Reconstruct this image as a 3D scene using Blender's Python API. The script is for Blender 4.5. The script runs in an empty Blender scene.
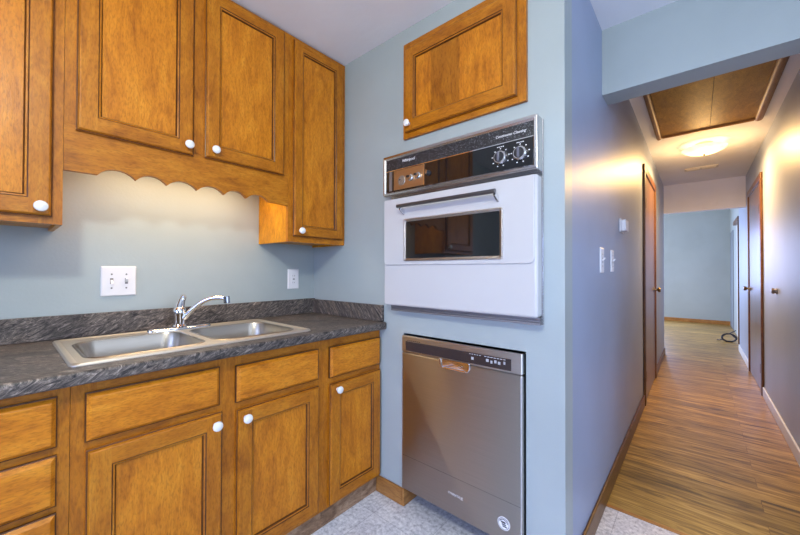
import bpy, bmesh, math, random
from mathutils import Vector, Matrix
random.seed(7)
SC = bpy.context.scene
COL = SC.collection
PI = math.pi

# ------------------------------------------------------------------ camera
F_PX, YAW, PITCH, ROLL = 344.605, 0.7120148, 0.00957754, 0.002421056
cam_d = bpy.data.cameras.new('camera')
cam_d.sensor_fit = 'HORIZONTAL'
cam_d.sensor_width = 36.0
cam_d.lens = F_PX / 800.0 * 36.0
cam_d.clip_start = 0.02
cam_d.clip_end = 200
cam = bpy.data.objects.new('camera', cam_d)
COL.objects.link(cam)
fw = Vector((-math.sin(YAW) * math.cos(PITCH), math.cos(YAW) * math.cos(PITCH), math.sin(PITCH)))
rt = fw.cross(Vector((0, 0, 1))).normalized()
up = rt.cross(fw)
r2 = math.cos(ROLL) * rt + math.sin(ROLL) * up
u2 = -math.sin(ROLL) * rt + math.cos(ROLL) * up
m4 = Matrix((r2, u2, -fw)).transposed().to_4x4()
m4.translation = Vector((0, 0, 1.2))
cam.matrix_world = m4
SC.camera = cam

# ------------------------------------------------------------------ world, exposure, lights
SC.view_settings.view_transform = 'Standard'
SC.view_settings.look = 'None'
SC.view_settings.gamma = 1.0
SC.view_settings.use_curve_mapping = False
SC.view_settings.exposure = 0.0

world = bpy.data.worlds.new('daylight')
SC.world = world
world.use_nodes = True
wn = world.node_tree.nodes
wn['Background'].inputs[0].default_value = (0.62, 0.78, 1.0, 1)
wn['Background'].inputs[1].default_value = 1.0


def area(name, loc, direction, sx, sy, watts, color, spread=PI):
    d = bpy.data.lights.new(name, 'AREA')
    d.shape = 'RECTANGLE'
    d.size, d.size_y = sx, sy
    d.energy = watts
    d.color = color
    d.spread = spread
    o = bpy.data.objects.new(name, d)
    o.location = loc
    zc = -Vector(direction).normalized()
    xc = Vector((1, 0, 0)) if abs(zc.z) > 0.99 else Vector((0, 0, 1)).cross(zc).normalized()
    o.rotation_euler = Matrix((xc, zc.cross(xc), zc)).transposed().to_euler()
    COL.objects.link(o)
    return o


def point(name, loc, watts, color, radius=0.03):
    d = bpy.data.lights.new(name, 'POINT')
    d.energy = watts
    d.color = color
    d.shadow_soft_size = radius
    o = bpy.data.objects.new(name, d)
    o.location = loc
    COL.objects.link(o)
    return o


DAY = (0.40, 0.53, 1.0)
COOL = (0.97, 1.0, 0.90)
WARM = (1.0, 0.74, 0.43)
HALL_WARM = (1.0, 0.60, 0.22)
area('rear_window_light', (0.1, -2.55, 1.35), (0, 1, -0.5), 2.2, 1.0, 45, DAY, math.radians(100))
area('side_window_light', (2.15, 0.4, 1.45), (-1, 0.12, -0.25), 2.3, 1.4, 21, (0.60, 0.73, 1.0), math.radians(140))
point('kitchen_ceiling_light', (-0.25, -0.25, 2.15), 54, COOL, 0.07)
area('under_cabinet_light', (-1.75, 0.57, 1.664), (0, 0, -1), 0.05, 0.62, 3.7, WARM)
area('far_room_window_light', (-1.55, 10.55, 1.45), (0.15, -1, -0.45), 1.5, 1.4, 100, DAY)
area('far_room_side_fill_light', (-2.95, 8.6, 1.4), (1, 0, -0.1), 2.0, 1.3, 110, (0.80, 0.86, 1.0))  # fill light added to brighten the far room, source unseen

# ------------------------------------------------------------------ materials
MATS = {}


def new_mat(name):
    m = bpy.data.materials.new(name)
    m.use_nodes = True
    nt = m.node_tree
    b = nt.nodes['Principled BSDF']
    MATS[name] = m
    return m, nt, b


def plain(name, color, rough=0.5, metal=0.0, spec=0.5, coat=0.0, bump=0.0, bscale=60, emis=None, es=0):
    m, nt, b = new_mat(name)
    b.inputs['Base Color'].default_value = (*color, 1)
    b.inputs['Roughness'].default_value = rough
    b.inputs['Metallic'].default_value = metal
    b.inputs['Specular IOR Level'].default_value = spec
    b.inputs['Coat Weight'].default_value = coat
    if emis:
        b.inputs['Emission Color'].default_value = (*emis, 1)
        b.inputs['Emission Strength'].default_value = es
    if bump:
        tc = nt.nodes.new('ShaderNodeTexCoord')
        n = nt.nodes.new('ShaderNodeTexNoise')
        n.inputs['Scale'].default_value = bscale
        n.inputs['Detail'].default_value = 4
        bp = nt.nodes.new('ShaderNodeBump')
        bp.inputs['Strength'].default_value = bump
        bp.inputs['Distance'].default_value = 0.01
        nt.links.new(tc.outputs['Object'], n.inputs['Vector'])
        nt.links.new(n.outputs['Fac'], bp.inputs['Height'])
        nt.links.new(bp.outputs['Normal'], b.inputs['Normal'])
    return m


def ramp(nt, stops):
    r = nt.nodes.new('ShaderNodeValToRGB')
    e = r.color_ramp.elements
    while len(e) < len(stops):
        e.new(0.5)
    for i, (p, c) in enumerate(stops):
        e[i].position = p
        e[i].color = (*c, 1)
    return r


def mixc(nt, a, b, fac, mode='MIX'):
    n = nt.nodes.new('ShaderNodeMix')
    n.data_type = 'RGBA'
    n.blend_type = mode
    for sock, v in ((n.inputs[0], fac), (n.inputs[6], a), (n.inputs[7], b)):
        if hasattr(v, 'node'):
            nt.links.new(v, sock)
        elif isinstance(v, tuple):
            sock.default_value = (*v, 1)
        else:
            sock.default_value = v
    return n.outputs[2]


def wood(name, axis, stops, rough=0.35, fine=70, long=3.0, blotch=0.5, coat=0.14, dark=(0.16, 0.06, 0.015)):
    """Stained wood with its grain along the given axis."""
    m, nt, b = new_mat(name)
    L = nt.links
    tc = nt.nodes.new('ShaderNodeTexCoord')
    oi = nt.nodes.new('ShaderNodeObjectInfo')
    va = nt.nodes.new('ShaderNodeVectorMath')
    va.operation = 'ADD'
    sc = nt.nodes.new('ShaderNodeMath')
    sc.operation = 'MULTIPLY'
    sc.inputs[1].default_value = 37.0
    L.new(oi.outputs['Random'], sc.inputs[0])
    L.new(tc.outputs['Object'], va.inputs[0])
    L.new(sc.outputs[0], va.inputs[1])

    def noise(f, l, det, dist):
        mp = nt.nodes.new('ShaderNodeMapping')
        s = [f, f, f]
        s['xyz'.index(axis)] = l
        mp.inputs['Scale'].default_value = s
        n = nt.nodes.new('ShaderNodeTexNoise')
        n.inputs['Scale'].default_value = 1.0
        n.inputs['Detail'].default_value = det
        n.inputs['Distortion'].default_value = dist
        L.new(va.outputs[0], mp.inputs['Vector'])
        L.new(mp.outputs[0], n.inputs['Vector'])
        return n.outputs['Fac']
    n1 = noise(fine * 0.45, long * 2.0, 6, 1.6)
    n2 = noise(fine * 3.2, long * 20, 5, 0.5)
    n3 = noise(11, 5.0, 6, 1.2)
    r1 = ramp(nt, stops)
    mx = nt.nodes.new('ShaderNodeMath')
    mx.operation = 'MULTIPLY_ADD'
    mx.inputs[1].default_value = blotch
    L.new(n3, mx.inputs[0])
    m2 = nt.nodes.new('ShaderNodeMath')
    m2.operation = 'MULTIPLY'
    m2.inputs[1].default_value = 1 - blotch
    L.new(n1, m2.inputs[0])
    L.new(m2.outputs[0], mx.inputs[2])
    L.new(mx.outputs[0], r1.inputs[0])
    r2_ = ramp(nt, [(0.34, (0.42, 0.36, 0.30)), (0.50, (1, 1, 1)), (0.68, (1.22, 1.2, 1.2))])
    L.new(n2, r2_.inputs[0])
    col = mixc(nt, r1.outputs[0], r2_.outputs[0], 0.42, 'MULTIPLY')
    L.new(col, b.inputs['Base Color'])
    b.inputs['Roughness'].default_value = rough
    b.inputs['Coat Weight'].default_value = coat
    b.inputs['Coat Roughness'].default_value = 0.32
    b.inputs['Specular IOR Level'].default_value = 0.22
    bp = nt.nodes.new('ShaderNodeBump')
    bp.inputs['Strength'].default_value = 0.12
    bp.inputs['Distance'].default_value = 0.004
    L.new(n2, bp.inputs['Height'])
    L.new(bp.outputs[0], b.inputs['Normal'])
    return m


HONEY = [(0.30, (0.31, 0.092, 0.005)), (0.46, (0.49, 0.160, 0.008)), (0.56, (0.57, 0.200, 0.011)), (0.72, (0.66, 0.265, 0.022))]
WV = wood('honey_maple_upright', 'z', HONEY)
WY = wood('honey_maple_along', 'y', HONEY)
FRAME = [(p, tuple(k * 0.80 for k in c)) for p, c in HONEY]
FV = wood('honey_maple_frame_upright', 'z', FRAME)
FY2 = wood('honey_maple_frame_along', 'y', FRAME)
FX2 = wood('honey_maple_frame_across', 'x', FRAME)
WVC = wood('lamplit_cabinet_side', 'z', [(p, (min(0.85, c[0] * 1.12), c[1] * 1.42, c[2] * 0.9)) for p, c in HONEY])  # lamplight on the cabinet side mixed into a yellower wood
WVD = wood('honey_maple_darker_board', 'z', [(p, tuple(k * 0.70 for k in c)) for p, c in HONEY])
WX = wood('honey_maple_across', 'x', HONEY)
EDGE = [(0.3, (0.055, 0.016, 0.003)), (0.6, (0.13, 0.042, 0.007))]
WE = wood('groove_shade_edge', 'z', EDGE, rough=0.3)  # darker wood that paints groove shade into the routed profiles
OAK = [(0.3, (0.22, 0.085, 0.02)), (0.5, (0.38, 0.17, 0.045)), (0.7, (0.50, 0.25, 0.08))]
OAKY = wood('oak_trim_along', 'y', OAK, fine=90)
OAKX = wood('oak_trim_across', 'x', OAK, fine=90)
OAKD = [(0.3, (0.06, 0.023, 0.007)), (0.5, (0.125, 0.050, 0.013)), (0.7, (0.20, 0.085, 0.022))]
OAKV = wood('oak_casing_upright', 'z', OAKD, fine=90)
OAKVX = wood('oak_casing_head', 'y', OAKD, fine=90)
DOORW = wood('varnished_door_veneer', 'z', [(0.3, (0.10, 0.05, 0.028)), (0.55, (0.17, 0.09, 0.05)), (0.75, (0.23, 0.125, 0.07))], rough=0.3, fine=60, coat=0.35)
HATCHW = wood('hatch_plywood', 'y', [(0.3, (0.23, 0.105, 0.012)), (0.55, (0.38, 0.19, 0.022)), (0.75, (0.50, 0.27, 0.04))], fine=50, rough=0.5, coat=0)


def paint(name, color, rough=0.45, bump=0.12, scale=90, spec=0.5):
    m, nt, b = new_mat(name)
    L = nt.links
    tc = nt.nodes.new('ShaderNodeTexCoord')
    n = nt.nodes.new('ShaderNodeTexNoise')
    n.inputs['Scale'].default_value = scale
    n.inputs['Detail'].default_value = 3
    n2 = nt.nodes.new('ShaderNodeTexNoise')
    n2.inputs['Scale'].default_value = 2.2
    n2.inputs['Detail'].default_value = 3
    L.new(tc.outputs['Object'], n.inputs['Vector'])
    L.new(tc.outputs['Object'], n2.inputs['Vector'])
    r = ramp(nt, [(0.35, tuple(c * 0.95 for c in color)), (0.65, tuple(min(1, c * 1.03) for c in color))])
    L.new(n2.outputs['Fac'], r.inputs[0])
    L.new(r.outputs[0], b.inputs['Base Color'])
    b.inputs['Roughness'].default_value = rough
    b.inputs['Specular IOR Level'].default_value = spec
    bp = nt.nodes.new('ShaderNodeBump')
    bp.inputs['Strength'].default_value = bump
    bp.inputs['Distance'].default_value = 0.004
    L.new(n.outputs['Fac'], bp.inputs['Height'])
    L.new(bp.outputs[0], b.inputs['Normal'])
    return m


WALL = paint('pale_blue_grey_paint', (0.375, 0.428, 0.436), 0.40)
HALLW = paint('hall_daylit_blue_semigloss', (0.335, 0.395, 0.54), 0.42, 0.10, 40, 0.4)  # blue of the window daylight mixed into the hall wall colour
CEIL = paint('ceiling_white', (0.82, 0.82, 0.86), 0.8, 0.35, 25)
WHITEP = paint('white_trim_paint', (0.72, 0.74, 0.78), 0.35, 0.03)


def laminate(name):
    """Dark grey swirling stone-pattern laminate: fine streaks running diagonally."""
    m, nt, b = new_mat(name)
    L = nt.links
    tc = nt.nodes.new('ShaderNodeTexCoord')

    def dot(v):
        d = nt.nodes.new('ShaderNodeVectorMath')
        d.operation = 'DOT_PRODUCT'
        d.inputs[1].default_value = v
        L.new(tc.outputs['Object'], d.inputs[0])
        return d.outputs['Value']
    cb = nt.nodes.new('ShaderNodeCombineXYZ')
    L.new(dot((1.2, -0.55, 1.0)), cb.inputs[0])
    L.new(dot((0.20, 0.26, 0.16)), cb.inputs[1])
    L.new(dot((-0.1, 0.02, 0.12)), cb.inputs[2])

    def noise(scale, det, dist, rough=0.6):
        n = nt.nodes.new('ShaderNodeTexNoise')
        n.inputs['Scale'].default_value = scale
        n.inputs['Detail'].default_value = det
        n.inputs['Distortion'].default_value = dist
        n.inputs['Roughness'].default_value = rough
        L.new(cb.outputs[0], n.inputs['Vector'])
        return n.outputs['Fac']
    r = ramp(nt, [(0.37, (0.018, 0.016, 0.017)), (0.46, (0.070, 0.060, 0.055)), (0.54, (0.140, 0.116, 0.102)), (0.61, (0.25, 0.21, 0.185)), (0.68, (0.52, 0.46, 0.42))])
    L.new(noise(52, 8, 2.6, 0.74), r.inputs[0])
    r2_ = ramp(nt, [(0.34, (0.55, 0.55, 0.60)), (0.5, (1, 1, 1)), (0.66, (1.25, 1.15, 1.05))])
    L.new(noise(7, 4, 1.2), r2_.inputs[0])
    col = mixc(nt, r.outputs[0], r2_.outputs[0], 1.0, 'MULTIPLY')
    L.new(col, b.inputs['Base Color'])
    b.inputs['Roughness'].default_value = 0.45
    b.inputs['Specular IOR Level'].default_value = 0.3
    return m


LAM = laminate('swirled_grey_laminate')


def vinyl():
    m, nt, b = new_mat('mottled_grey_vinyl')
    L = nt.links
    tc = nt.nodes.new('ShaderNodeTexCoord')
    n = nt.nodes.new('ShaderNodeTexNoise')
    n.inputs['Scale'].default_value = 55
    n.inputs['Detail'].default_value = 5
    n.inputs['Roughness'].default_value = 0.7
    n2 = nt.nodes.new('ShaderNodeTexNoise')
    n2.inputs['Scale'].default_value = 9
    n2.inputs['Detail'].default_value = 4
    L.new(tc.outputs['Object'], n.inputs['Vector'])
    L.new(tc.outputs['Object'], n2.inputs['Vector'])
    r = ramp(nt, [(0.33, (0.34, 0.345, 0.37)), (0.46, (0.60, 0.60, 0.62)), (0.56, (0.74, 0.74, 0.76)), (0.68, (0.90, 0.90, 0.90))])
    L.new(n.outputs['Fac'], r.inputs[0])
    r2_ = ramp(nt, [(0.35, (0.82, 0.82, 0.85)), (0.65, (1.05, 1.04, 1.03))])
    L.new(n2.outputs['Fac'], r2_.inputs[0])
    col = mixc(nt, r.outputs[0], r2_.outputs[0], 0.8, 'MULTIPLY')
    # tile joints
    br = nt.nodes.new('ShaderNodeTexBrick')
    br.offset = 0.0
    br.inputs['Scale'].default_value = 1.0
    br.inputs['Brick Width'].default_value = 0.305
    br.inputs['Row Height'].default_value = 0.305
    br.inputs['Mortar Size'].default_value = 0.0016
    br.inputs['Color1'].default_value = (1, 1, 1, 1)
    br.inputs['Color2'].default_value = (0.95, 0.95, 0.95, 1)
    br.inputs['Mortar'].default_value = (0.62, 0.62, 0.65, 1)
    L.new(tc.outputs['Object'], br.inputs['Vector'])
    col = mixc(nt, col, br.outputs['Color'], 1.0, 'MULTIPLY')
    L.new(col, b.inputs['Base Color'])
    b.inputs['Roughness'].default_value = 0.38
    return m


def planks():
    m, nt, b = new_mat('oak_plank_laminate')
    L = nt.links
    tc = nt.nodes.new('ShaderNodeTexCoord')
    br = nt.nodes.new('ShaderNodeTexBrick')
    br.offset = 0.37
    br.inputs['Scale'].default_value = 1.0
    br.inputs['Brick Width'].default_value = 1.9
    br.inputs['Row Height'].default_value = 0.125
    br.inputs['Mortar Size'].default_value = 0.0012
    br.inputs['Color1'].default_value = (0, 0, 0, 1)
    br.inputs['Color2'].default_value = (1, 1, 1, 1)
    br.inputs['Mortar'].default_value = (0.5, 0.5, 0.5, 1)
    sh = nt.nodes.new('ShaderNodeVectorMath')
    sh.operation = 'ADD'
    sh.inputs[1].default_value = (0.95, 0, 0)
    L.new(tc.outputs['Object'], sh.inputs[0])
    L.new(sh.outputs[0], br.inputs['Vector'])
    add = nt.nodes.new('ShaderNodeVectorMath')
    add.operation = 'MULTIPLY_ADD'
    add.inputs[1].default_value = (7, 7, 7)
    L.new(br.outputs['Color'], add.inputs[0])
    L.new(tc.outputs['Object'], add.inputs[2])
    mp = nt.nodes.new('ShaderNodeMapping')
    mp.inputs['Scale'].default_value = (1.6, 17, 1)
    L.new(add.outputs[0], mp.inputs['Vector'])
    n = nt.nodes.new('ShaderNodeTexNoise')
    n.inputs['Scale'].default_value = 1.6
    n.inputs['Detail'].default_value = 7
    n.inputs['Roughness'].default_value = 0.62
    n.inputs['Distortion'].default_value = 1.1
    L.new(mp.outputs[0], n.inputs['Vector'])
    r = ramp(nt, [(0.34, (0.085, 0.042, 0.009)), (0.45, (0.27, 0.152, 0.032)), (0.54, (0.41, 0.245, 0.055)), (0.66, (0.60, 0.40, 0.12))])
    L.new(n.outputs['Fac'], r.inputs[0])
    tone = ramp(nt, [(0.0, (0.74, 0.74, 0.74)), (1.0, (1.14, 1.12, 1.08))])
    L.new(br.outputs['Color'], tone.inputs[0])
    col = mixc(nt, r.outputs[0], tone.outputs[0], 1.0, 'MULTIPLY')
    line = ramp(nt, [(0.0, (1, 1, 1)), (1.0, (0.35, 0.3, 0.28))])
    L.new(br.outputs['Fac'], line.inputs[0])
    col = mixc(nt, col, line.outputs[0], 0.8, 'MULTIPLY')
    L.new(col, b.inputs['Base Color'])
    b.inputs['Roughness'].default_value = 0.33
    bp = nt.nodes.new('ShaderNodeBump')
    bp.inputs['Strength'].default_value = 0.15
    bp.inputs['Distance'].default_value = 0.003
    L.new(n.outputs['Fac'], bp.inputs['Height'])
    L.new(bp.outputs[0], b.inputs['Normal'])
    return m


VINYL = vinyl()
PLANK = planks()


def brushed(name, color, rough, aniso, tangent_axis, scale):
    m, nt, b = new_mat(name)
    L = nt.links
    b.inputs['Metallic'].default_value = 1.0
    tc = nt.nodes.new('ShaderNodeTexCoord')
    mp = nt.nodes.new('ShaderNodeMapping')
    mp.inputs['Scale'].default_value = scale
    n = nt.nodes.new('ShaderNodeTexNoise')
    n.inputs['Scale'].default_value = 1
    n.inputs['Detail'].default_value = 3
    L.new(tc.outputs['Object'], mp.inputs['Vector'])
    L.new(mp.outputs[0], n.inputs['Vector'])
    r = ramp(nt, [(0.3, tuple(c * 0.9 for c in color)), (0.7, color)])
    L.new(n.outputs['Fac'], r.inputs[0])
    L.new(r.outputs[0], b.inputs['Base Color'])
    b.inputs['Roughness'].default_value = rough
    if aniso:
        b.inputs['Anisotropic'].default_value = aniso
        t = nt.nodes.new('ShaderNodeCombineXYZ')
        for i, v in enumerate(tangent_axis):
            t.inputs[i].default_value = v
        L.new(t.outputs[0], b.inputs['Tangent'])
    return m


STEEL_DW = brushed('brushed_stainless_door', (0.50, 0.48, 0.46), 0.40, 0.955, (0, 0, 1), (4, 4, 500))
STEEL_CON = brushed('brushed_stainless_console', (0.56, 0.55, 0.54), 0.42, 0.8, (0, 0, 1), (4, 4, 500))
STEEL_SINK = brushed('satin_stainless', (0.78, 0.72, 0.63), 0.46, 0.0, (0, 1, 0), (400, 4, 4))
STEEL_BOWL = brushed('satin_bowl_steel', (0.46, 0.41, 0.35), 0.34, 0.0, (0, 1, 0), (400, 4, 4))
STEEL_TRIM = brushed('bright_trim_metal', (0.62, 0.60, 0.60), 0.22, 0.0, (1, 0, 0), (4, 300, 300))
CHROME = plain('chrome', (0.80, 0.80, 0.82), 0.06, 1.0)
OVENW = plain('white_enamel', (0.57, 0.56, 0.57), 0.22, 0, 0.5, 0.3)
BLACKGL = plain('black_glass', (0.007, 0.007, 0.008), 0.03, 0, 0.75, 0.0)
BLACKM = plain('black_plastic', (0.018, 0.018, 0.022), 0.35)
CERAMIC = plain('white_ceramic', (0.84, 0.82, 0.80), 0.15, 0, 0.5, 0.5)
PLASTIC = plain('white_plastic', (0.80, 0.79, 0.82), 0.35)
PLASTICG = plain('grey_slot', (0.16, 0.15, 0.16), 0.5)
DARK = plain('dark_recess', (0.02, 0.022, 0.03), 0.7)
BRASS = plain('aged_brass', (0.20, 0.15, 0.085), 0.3, 1.0)
TAN = brushed('warm_reflection_clock_plate', (0.55, 0.41, 0.26), 0.35, 0.0, (1, 0, 0), (4, 300, 300))  # tan paints in the warm reflection on the metal plate
WHITEINK = plain('white_ink', (0.85, 0.85, 0.88), 0.5)
GREYINK = plain('grey_ink', (0.45, 0.46, 0.50), 0.5)
NAVY = plain('dark_blue_cable', (0.012, 0.014, 0.030), 0.4)
VENTW = plain('cream_vent', (0.66, 0.62, 0.55), 0.5)
CONS = plain('console_black_window', (0.035, 0.028, 0.030), 0.15, 0, 0.6)


def speckle():
    m, nt, b = new_mat('black_speckled_panel')
    L = nt.links
    tc = nt.nodes.new('ShaderNodeTexCoord')
    n = nt.nodes.new('ShaderNodeTexNoise')
    n.inputs['Scale'].default_value = 220
    n.inputs['Detail'].default_value = 3
    L.new(tc.outputs['Object'], n.inputs['Vector'])
    r = ramp(nt, [(0.44, (0.008, 0.008, 0.010)), (0.58, (0.03, 0.03, 0.034)), (0.72, (0.22, 0.22, 0.25))])
    L.new(n.outputs['Fac'], r.inputs[0])
    L.new(r.outputs[0], b.inputs['Base Color'])
    b.inputs['Roughness'].default_value = 0.4
    return m


SPECK = speckle()


def kick_vinyl():
    return wood('wood_look_kick_vinyl', 'y', [(0.35, (0.10, 0.055, 0.03)), (0.5, (0.26, 0.155, 0.09)), (0.65, (0.42, 0.28, 0.18))], fine=60, long=4, rough=0.45, coat=0)


KICK = kick_vinyl()

# ------------------------------------------------------------------ mesh helpers


def obj(name, bm, mats, parent=None, bevel=0.0, seg=2, smooth=False, world=True):
    """Link a bmesh built in world coordinates as ONE mesh object (made local to its thing's base)."""
    bmesh.ops.recalc_face_normals(bm, faces=bm.faces[:])
    root = parent
    off = Vector((0, 0, 0))
    while root is not None:
        off += root.location
        root = root.parent
    if world and off.length > 0:
        bmesh.ops.translate(bm, verts=bm.verts[:], vec=-off)
    me = bpy.data.meshes.new(name)
    bm.to_mesh(me)
    bm.free()
    for m in (mats if isinstance(mats, (list, tuple)) else [mats]):
        me.materials.append(m)
    o = bpy.data.objects.new(name, me)
    COL.objects.link(o)
    if parent is not None:
        o.parent = parent
    if smooth:
        for p in me.polygons:
            p.use_smooth = True
        try:
            me.set_sharp_from_angle(angle=math.radians(38))
        except Exception:
            pass
    if bevel:
        b = o.modifiers.new('bevel', 'BEVEL')
        b.width = bevel
        b.segments = seg
        b.limit_method = 'ANGLE'
        b.angle_limit = math.radians(40)
    return o


def thing(name, label, cat, loc, group=None):
    o = bpy.data.objects.new(name, None)
    COL.objects.link(o)
    o.location = loc
    o.empty_display_size = 0.05
    o['label'] = label
    o['category'] = cat
    if group:
        o['group'] = group
    return o


def tag(o, label, cat, group=None):
    o['label'] = label
    o['category'] = cat
    if group:
        o['group'] = group
    return o


def struct(name, bm, mats, parent=None, **k):
    o = obj(name, bm, mats, parent, **k)
    if parent is None:
        o['kind'] = 'structure'
    return o


def srt(a, b):
    return (a, b) if a <= b else (b, a)


def box(x0, x1, y0, y1, z0, z1, bm=None, mi=0):
    bm = bm or bmesh.new()
    x0, x1 = srt(x0, x1)
    y0, y1 = srt(y0, y1)
    z0, z1 = srt(z0, z1)
    v = [bm.verts.new(p) for p in ((x0, y0, z0), (x1, y0, z0), (x1, y1, z0), (x0, y1, z0), (x0, y0, z1), (x1, y0, z1), (x1, y1, z1), (x0, y1, z1))]
    for f in ((0, 3, 2, 1), (4, 5, 6, 7), (0, 1, 5, 4), (1, 2, 6, 5), (2, 3, 7, 6), (3, 0, 4, 7)):
        bm.faces.new([v[i] for i in f]).material_index = mi
    return bm


class Frame:
    """Local frame on a vertical face: u along the face, z up, n out of it."""

    def __init__(s, o, u, n):
        s.o, s.u, s.n = Vector(o), Vector(u), Vector(n)

    def p(s, a, z, c):
        q = s.o + s.u * a + s.n * c
        return Vector((q.x, q.y, z))

    def box(s, a0, a1, z0, z1, c0, c1, bm=None, mi=0):
        p, q = s.p(a0, z0, c0), s.p(a1, z1, c1)
        return box(p.x, q.x, p.y, q.y, p.z, q.z, bm, mi)


def extrude_poly(bm, pts, vec, mi=0):
    """Prism from a closed outline."""
    vec = Vector(vec)
    a = [bm.verts.new(p) for p in pts]
    b = [bm.verts.new(Vector(p) + vec) for p in pts]
    n = len(a)
    f = [bm.faces.new(a), bm.faces.new(b[::-1])]
    for i in range(n):
        f.append(bm.faces.new((a[i], b[i], b[(i + 1) % n], a[(i + 1) % n])))
    for x in f:
        x.material_index = mi
    return bm


def lathe(bm, c, axis, prof, n=24, mi=0):
    """Solid of revolution: prof is [(radius, distance along axis)]."""
    c = Vector(c)
    ax = Vector(axis).normalized()
    t = Vector((0, 0, 1)) if abs(ax.z) < 0.9 else Vector((1, 0, 0))
    e1 = ax.cross(t).normalized()
    e2 = ax.cross(e1)
    rings = []
    for r, d in prof:
        if r < 1e-6:
            rings.append([bm.verts.new(c + ax * d)])
        else:
            rings.append([bm.verts.new(c + ax * d + (e1 * math.cos(2 * PI * k / n) + e2 * math.sin(2 * PI * k / n)) * r) for k in range(n)])
    for A, B in zip(rings, rings[1:]):
        for k in range(n):
            k2 = (k + 1) % n
            if len(A) == 1 and len(B) == 1:
                continue
            if len(A) == 1:
                f = bm.faces.new((A[0], B[k], B[k2]))
            elif len(B) == 1:
                f = bm.faces.new((A[k], B[0], A[k2]))
            else:
                f = bm.faces.new((A[k], B[k], B[k2], A[k2]))
            f.material_index = mi
    for R in (rings[0], rings[-1]):
        if len(R) > 2:
            try:
                bm.faces.new(R).material_index = mi
            except ValueError:
                pass
    return bm


def tube(bm, pts, radii, n=12, mi=0):
    pts = [Vector(p) for p in pts]
    if not isinstance(radii, (list, tuple)):
        radii = [radii] * len(pts)
    rings = []
    prev = None
    for i, p in enumerate(pts):
        d = (pts[min(i + 1, len(pts) - 1)] - pts[max(i - 1, 0)]).normalized()
        if prev is None:
            t = Vector((0, 0, 1)) if abs(d.z) < 0.9 else Vector((1, 0, 0))
            e1 = d.cross(t).normalized()
        else:
            e1 = (prev - d * prev.dot(d)).normalized()
        prev = e1
        e2 = d.cross(e1)
        rings.append([bm.verts.new(p + (e1 * math.cos(2 * PI * k / n) + e2 * math.sin(2 * PI * k / n)) * radii[i]) for k in range(n)])
    for A, B in zip(rings, rings[1:]):
        for k in range(n):
            bm.faces.new((A[k], B[k], B[(k + 1) % n], A[(k + 1) % n])).material_index = mi
    bm.faces.new(rings[0][::-1])
    bm.faces.new(rings[-1])
    return bm


def rounded(a0, a1, b0, b1, r, n=6):
    """Rounded rectangle outline in 2-D, counter-clockwise; r is one radius or four (bl, br, tr, tl)."""
    rr = r if isinstance(r, (list, tuple)) else [r] * 4
    out = []
    for (cx, cy, s), q in zip(((a0, b0, PI), (a1, b0, 1.5 * PI), (a1, b1, 0), (a0, b1, 0.5 * PI)), rr):
        if q <= 1e-6:
            out.append((cx, cy))
            continue
        ox = cx + q if cx == a0 else cx - q
        oy = cy + q if cy == b0 else cy - q
        for k in range(n + 1):
            t = s + (PI / 2) * k / n
            out.append((ox + q * math.cos(t), oy + q * math.sin(t)))
    return out


def bridge_loops(bm, loops, mi=0, cap0=True, cap1=True):
    L = [[bm.verts.new(p) for p in l] for l in loops]
    n = len(L[0])
    for A, B in zip(L, L[1:]):
        for k in range(n):
            bm.faces.new((A[k], B[k], B[(k + 1) % n], A[(k + 1) % n])).material_index = mi
    if cap0:
        bm.faces.new(L[0][::-1]).material_index = mi
    if cap1:
        bm.faces.new(L[-1]).material_index = mi
    return bm


def holed_plate(outer, holes, z0, z1):
    """Flat plate with holes (2-D outlines), filled through a curve; returns a bmesh."""
    cu = bpy.data.curves.new('plate', 'CURVE')
    cu.dimensions = '2D'
    cu.fill_mode = 'BOTH'
    for lp in [outer] + holes:
        s = cu.splines.new('POLY')
        s.points.add(len(lp) - 1)
        for i, p in enumerate(lp):
            s.points[i].co = (p[0], p[1], 0, 1)
        s.use_cyclic_u = True
    cu.extrude = (z1 - z0) / 2
    tmp = bpy.data.objects.new('plate', cu)
    COL.objects.link(tmp)
    dg = bpy.context.evaluated_depsgraph_get()
    me = bpy.data.meshes.new_from_object(tmp.evaluated_get(dg))
    bm = bmesh.new()
    bm.from_mesh(me)
    bmesh.ops.remove_doubles(bm, verts=bm.verts[:], dist=1e-5)
    bmesh.ops.translate(bm, verts=bm.verts[:], vec=(0, 0, (z0 + z1) / 2))
    bpy.data.objects.remove(tmp)
    bpy.data.curves.remove(cu)
    bpy.data.meshes.remove(me)
    return bm


def text_bm(body, size, o, u, n, shear=0.0, depth=0.0006, align='LEFT', width=None):
    """Lettering as a mesh: baseline starts at o, runs along u, upright in z, faces n."""
    cu = bpy.data.curves.new('text', 'FONT')
    cu.body = body
    cu.size = size
    cu.shear = shear
    cu.extrude = depth / 2
    cu.align_x = align
    tmp = bpy.data.objects.new('text', cu)
    COL.objects.link(tmp)
    dg = bpy.context.evaluated_depsgraph_get()
    me = bpy.data.meshes.new_from_object(tmp.evaluated_get(dg))
    bm = bmesh.new()
    bm.from_mesh(me)
    bpy.data.objects.remove(tmp)
    bpy.data.curves.remove(cu)
    bpy.data.meshes.remove(me)
    if width:
        xs = [v.co.x for v in bm.verts]
        k = width / (max(xs) - min(xs))
        for v in bm.verts:
            v.co.x *= k
    u, n = Vector(u), Vector(n)
    M = Matrix((u, Vector((0, 0, 1)), n)).transposed().to_4x4()
    M.translation = Vector(o)
    bmesh.ops.transform(bm, matrix=M, verts=bm.verts[:])
    return bm


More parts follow.
